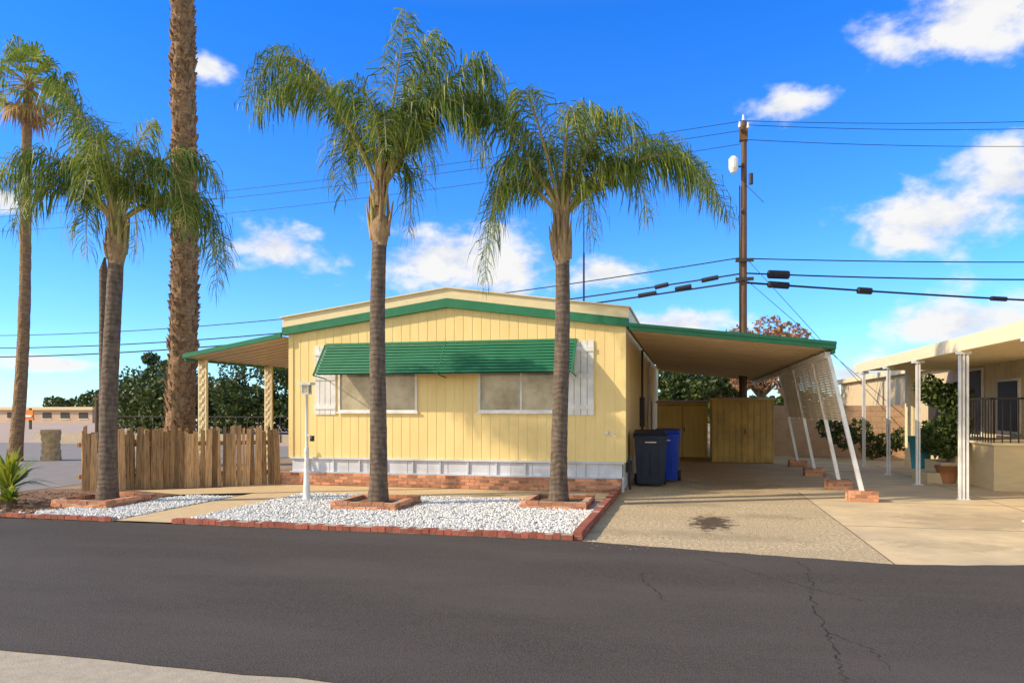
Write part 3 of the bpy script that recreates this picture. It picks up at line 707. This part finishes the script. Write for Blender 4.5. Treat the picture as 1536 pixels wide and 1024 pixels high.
b=MB(); clumps(b,[((5.98+random.uniform(-.2,.2),19.9+random.uniform(-.3,.3),random.uniform(.5,1.6)),(.3,.3,.25)) for _ in range(8)],2500,.05,'leafD'); b.build('leaves',e)

# ---------------------------------------------------------------- utility pole + cables
e=empty('utility_pole'); b=MB(); ux,uy=2.07,29.2
b.tube([(ux,uy,0),(ux,uy,6),(ux+.02,uy,12.4)],[.14,.125,.10],'pole',n=12)
b.box(ux-.15,ux+.15,uy-.14,uy+.14,11.7,12.2,'pole')
b.beam((ux-.1,uy-.6,12.0),(ux+.1,uy+.6,12.0),.1,.12,'pole'); b.beam((ux-.1,uy-.6,9.0),(ux+.1,uy+.6,9.0),.08,.1,'pole')
b.build('pole',e)
b=MB()
for (dx,dz) in ((-.15,12.25),(.15,12.2),(-.02,12.5)): b.tube([(ux+dx,uy-.2,dz-.1),(ux+dx,uy-.2,dz+.1)],[.05,.03],'white',n=8)
b.tube([(ux-.38,uy-.3,10.45),(ux-.38,uy-.3,10.6),(ux-.38,uy-.3,10.95),(ux-.38,uy-.3,11.05)],[.1,.17,.17,.08],'white',n=12)
b.beam((ux-.38,uy-.25,10.7),(ux,uy-.1,10.7),.05,.05,'dark')
b.tube([(ux+.25,uy-.2,10.0),(ux+.25,uy-.2,10.4)],[.08,.08],'dark',n=10)
b.tube([(ux+.1,uy-.1,10.0),(ux+.7,uy-.2,9.3)],[.012,.012],'dark',n=5)
b.tube([(ux-.14,uy-.1,.2),(ux-.14,uy-.1,10)],[.025,.025],'wire',n=5)
for z in (6.5,7.2): b.box(ux-.3,ux+.35,uy-.25,uy-.15,z-.06,z+.06,'dark')
b.build('fittings',e)
b=MB()
def wire(p,q,sag,r,dy=0):
    p=Vector(p);q=Vector(q);P=[]
    for i in range(33):
        f=i/32; c=p.lerp(q,f); c.z-=4*sag*f*(1-f); P.append(c)
    b.tube(P,r,'wire',n=5,cap=False); return P
LE=(-53,39); RE=(22.7,36)
for z,z2,s,r in ((12.45,14.6,.7,.012),(12.1,14.2,.7,.012),(11.6,13.3,.8,.011),(7.35,6.7,1.1,.022),(6.75,5.9,1.1,.03),(6.45,5.2,1.0,.035)):
    wire((ux,uy,z),(*LE,z2),s,r)
W=[]
for z,z2,s,r in ((12.45,13.7,.3,.012),(12.3,13.4,.35,.012),(11.75,12.5,.3,.012),(7.3,7.7,.15,.022),(6.75,7.0,.2,.03),(6.4,5.6,.1,.04)):
    W.append(wire((ux,uy,z),(*RE,z2),s,r))
wire((ux+.1,uy,7.3),(7.6,26.2,0),.0,.010); wire((ux+.1,uy,6.5),(8.4,26.5,0),.0,.010)
b.build('cables',e)
b=MB()
def box_on(P,i,l,r):
    d=(P[i+1]-P[i]).normalized(); c=P[i]; b.tube([c-d*l/2,c-d*(l/2-.04),c+d*(l/2-.04),c+d*l/2],[r*.5,r,r,r*.5],'wire',n=8)
box_on(W[4],2,.85,.16); box_on(W[5],2,.85,.13); box_on(W[5],7,.6,.13); box_on(W[5],15,.7,.09)
for f,dz,l in ((.022,-.12,.6),(.04,-.3,.6),(.055,-.1,.5),(.065,-.35,.7)):
    c=Vector((ux,uy,6.6)).lerp(Vector((*LE,5.6)),f); c.z-=4*f; c.z+=dz+.25; b.tube([c-Vector((l/2,-.07,.04)),c+Vector((l/2,-.07,.04))],[.09,.09],'wire',n=8)
b.build('splice_boxes',e)

# ---------------------------------------------------------------- far-left things
e=empty('palm_stump'); b=MB(); b.tube([(-20.2,20.3,z*.1) for z in range(11)],[.3+.02*(z%2)-.05*math.sin(z*.3) for z in range(11)],'stump',n=14,jit=.06); b.build('stump',e)
def lowbuild(name,x0,x1,y,d,h,kw,kr):
    e=empty(name); b=MB(); b.box(x0,x1,y,y+d,0,h,kw); b.box(x0-.4,x1+.4,y-.4,y+d+.4,h,h+.35,kr)
    n=int((x1-x0)/2.5)
    for i in range(n):
        u=x0+.7+i*2.5; b.box(u,u+1.2,y-.05,y-.003,h*.35,h*.8,'dark'); b.box(u-.08,u+1.28,y-.08,y-.052,h*.3,h*.34,'white')
    b.build('building',e)
lowbuild('shop_building',-96,-66,72,8,1.5,'sand','neigh'); lowbuild('shop_building',-62,-40,74,8,1.6,'neigh','green')
b=MB(); b.box(-51.5,-51.3,49.6,49.7,0,1.7,'dark'); b.box(-51.8,-51.0,49.5,49.58,.75,1.55,'orange'); b.box(-51.7,-51.1,49.45,49.49,1.0,1.15,'white'); b.build('orange_sign')
b=MB(); b.tube([(-21.8,24,0),(-21.8,24,2.2)],[.07,.06],'pole'); b.box(-21.92,-21.68,23.93,24.07,2.0,2.1,'pole'); b.build('wooden_post')
b=MB()
for i in range(26):
    x=-29+i*.6; b.box(x,x+.03,33,33.03,0,1.3,'dark')
b.box(-29,-14,33.0,33.03,1.25,1.3,'dark'); b.box(-34,-14,33.04,33.3,0,.4,'kerb'); b.build('lot_fence')
b=MB()
for (x,y,l) in ((-24,26,6),(-30,30,9)): b.box(x,x+l,y,y+.15,0,.15,'kerb')
b.build('kerb')
b=MB(); cl=[((-90+i*1.4,90+random.uniform(-2,2),random.uniform(1.5,3.6)),(1.6,1.2,1.3)) for i in range(46)]
clumps(b,cl,9000,.35,'leafD'); b.build('distant_tree_line')

b=MB()
def crack(P,w):
    Q=[]
    for a,c in zip(P[:-1],P[1:]):
        for i in range(12):
            f=i/12; Q.append((a[0]+(c[0]-a[0])*f+random.uniform(-.03,.03),a[1]+(c[1]-a[1])*f+random.uniform(-.01,.01)))
    for p,q in zip(Q[:-1],Q[1:]):
        ww=w*random.uniform(.3,1.0); b.face([(p[0]-ww,p[1]-ww*.5,.0165),(p[0]+ww,p[1]+ww*.5,.0165),(q[0]+ww,q[1]+ww*.5,.0165),(q[0]-ww,q[1]-ww*.5,.0165)],'crk')
crack([(1.19,7.86),(1.07,6.93),(1.03,6.03),(1.0,5.41),(.94,4.9)],.0045)
crack([(1.19,7.86),(1.24,8.3),(1.15,8.8)],.003)
crack([(.22,8.63),(.7,8.0),(1.1,7.5),(1.53,7.03)],.0035)
crack([(-.47,7.76),(-.35,7.2),(-.17,6.64)],.004); crack([(-1.6,9.0),(-1.9,8.6)],.003); crack([(1.03,6.03),(1.25,5.7),(1.3,5.2)],.003)
b.build('road_cracks')

# ---------------------------------------------------------------- world
w=bpy.data.worlds.new('World'); bpy.context.scene.world=w; w.use_nodes=True
nt=w.node_tree; L=nt.links; bg=nt.nodes['Background']; bg.inputs[1].default_value=.145
sky=nd(nt,'ShaderNodeTexSky',sky_type='NISHITA'); sky.sun_disc=False; sky.sun_elevation=EL; sky.sun_rotation=math.atan2(SUN.x,SUN.y)
sky.air_density=1.0; sky.dust_density=.2; sky.ozone_density=2.5
tc=nd(nt,'ShaderNodeTexCoord'); D=tc.outputs['Generated']
sx=nd(nt,'ShaderNodeSeparateXYZ'); L.new(D,sx.inputs[0])
def ramp(stops):
    rp=nd(nt,'ShaderNodeValToRGB'); el=rp.color_ramp.elements
    el[0].position=stops[0][0]; el[0].color=(*stops[0][1],1); el[1].position=stops[-1][0]; el[1].color=(*stops[-1][1],1)
    for p_,c_ in stops[1:-1]:
        q=el.new(p_); q.color=(*c_,1)
    L.new(sx.outputs['Z'],rp.inputs[0]); return rp.outputs[0]
front=ramp([(0,(.46,.74,1)),(.10,(.30,.58,1)),(.25,(.17,.50,1)),(.47,(.08,.46,1.06)),(.60,(.6,.75,.95)),(1,(1.3,1.0,.75))])  # overhead stops, out of view, warmed to take blue out of the fill
back_fill=ramp([(0,(1.25,1.0,.85)),(.3,(1.35,1.05,.8)),(1,(1.5,1.05,.7))])  # warm bright haze behind the camera, added as fill light for the house front
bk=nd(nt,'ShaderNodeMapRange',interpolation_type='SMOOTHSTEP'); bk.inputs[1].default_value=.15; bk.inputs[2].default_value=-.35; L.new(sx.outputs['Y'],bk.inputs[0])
mb=nd(nt,'ShaderNodeMix',data_type='RGBA'); L.new(bk.outputs[0],mb.inputs[0]); L.new(front,mb.inputs[6]); L.new(back_fill,mb.inputs[7])
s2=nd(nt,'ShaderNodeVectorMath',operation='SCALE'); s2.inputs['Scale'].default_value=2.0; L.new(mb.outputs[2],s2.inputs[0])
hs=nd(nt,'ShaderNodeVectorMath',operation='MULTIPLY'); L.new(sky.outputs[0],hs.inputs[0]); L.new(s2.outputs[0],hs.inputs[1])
def cdir(px,py):
    a=(px-768)/1120; v=CR*a+CF+Vector((0,0,(612-py)/1120)); l=v.length; return v/l, l
CL=[(665,385,110,48),(750,405,90,38),(415,370,62,34),(310,97,28,20),(1175,160,52,26),(1400,330,115,55),(1525,270,85,60),(1460,25,110,52),(1435,485,100,42),
    (1010,488,90,22),(900,408,60,22),(1290,560,110,22),(1480,560,100,20),(70,545,60,12),(10,300,34,18)]
cur=None
for (px,py,ww,hh) in CL:
    c,l=cdir(px,py)
    s=nd(nt,'ShaderNodeVectorMath',operation='SUBTRACT'); L.new(D,s.inputs[0]); s.inputs[1].default_value=c
    m=nd(nt,'ShaderNodeVectorMath',operation='MULTIPLY'); L.new(s.outputs[0],m.inputs[0]); a=1120*l/ww; z=1120*l/hh; m.inputs[1].default_value=(a,a,z)
    ln=nd(nt,'ShaderNodeVectorMath',operation='LENGTH'); L.new(m.outputs[0],ln.inputs[0])
    if cur is None: cur=ln.outputs['Value']
    else:
        mn=nd(nt,'ShaderNodeMath',operation='MINIMUM'); L.new(cur,mn.inputs[0]); L.new(ln.outputs['Value'],mn.inputs[1]); cur=mn.outputs[0]
mp=nd(nt,'ShaderNodeMapping'); mp.inputs['Scale'].default_value=(1,1,1.7); L.new(D,mp.inputs[0])
no=nd(nt,'ShaderNodeTexNoise'); no.inputs['Scale'].default_value=15; no.inputs['Detail'].default_value=7; no.inputs['Roughness'].default_value=.57; L.new(mp.outputs[0],no.inputs['Vector'])
a1=nd(nt,'ShaderNodeMath',operation='MULTIPLY_ADD'); L.new(no.outputs['Fac'],a1.inputs[0]); a1.inputs[1].default_value=3.0; a1.inputs[2].default_value=-.5
a2=nd(nt,'ShaderNodeMath',operation='SUBTRACT'); L.new(a1.outputs[0],a2.inputs[0]); L.new(cur,a2.inputs[1])
mr=nd(nt,'ShaderNodeMapRange',interpolation_type='SMOOTHSTEP'); mr.inputs[1].default_value=-.30; mr.inputs[2].default_value=.65; L.new(a2.outputs[0],mr.inputs[0])
cc=nd(nt,'ShaderNodeValToRGB'); ee=cc.color_ramp.elements; ee[0].position=.35; ee[0].color=(.72,.78,.92,1); ee[1].position=.55; ee[1].color=(1,1,1,1); L.new(no.outputs['Fac'],cc.inputs[0])
sc=nd(nt,'ShaderNodeVectorMath',operation='SCALE'); sc.inputs['Scale'].default_value=6.5; L.new(cc.outputs[0],sc.inputs[0])
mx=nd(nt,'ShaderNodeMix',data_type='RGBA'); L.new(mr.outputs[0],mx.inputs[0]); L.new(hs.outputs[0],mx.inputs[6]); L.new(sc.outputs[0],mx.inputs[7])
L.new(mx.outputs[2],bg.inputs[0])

sd=bpy.data.lights.new('sun','SUN'); sd.energy=5; sd.angle=math.radians(.5); sd.color=(1,.85,.64)
so=bpy.data.objects.new('sun',sd); bpy.context.scene.collection.objects.link(so)
sv=Vector((SUN.x*math.cos(EL),SUN.y*math.cos(EL),math.sin(EL))); so.rotation_euler=sv.to_track_quat('Z','Y').to_euler()

cd=bpy.data.cameras.new('camera'); co=bpy.data.objects.new('camera',cd); bpy.context.scene.collection.objects.link(co)
cd.sensor_width=36; cd.lens=26.25; cd.shift_y=(612-512)/1536; cd.clip_end=5000; cd.clip_start=.05
co.location=(0,0,1.7); co.rotation_euler=(math.radians(90),0,TH)
bpy.context.scene.camera=co
s=bpy.context.scene; s.view_settings.view_transform='Standard'; s.view_settings.look='None'; s.view_settings.exposure=0; s.view_settings.gamma=1
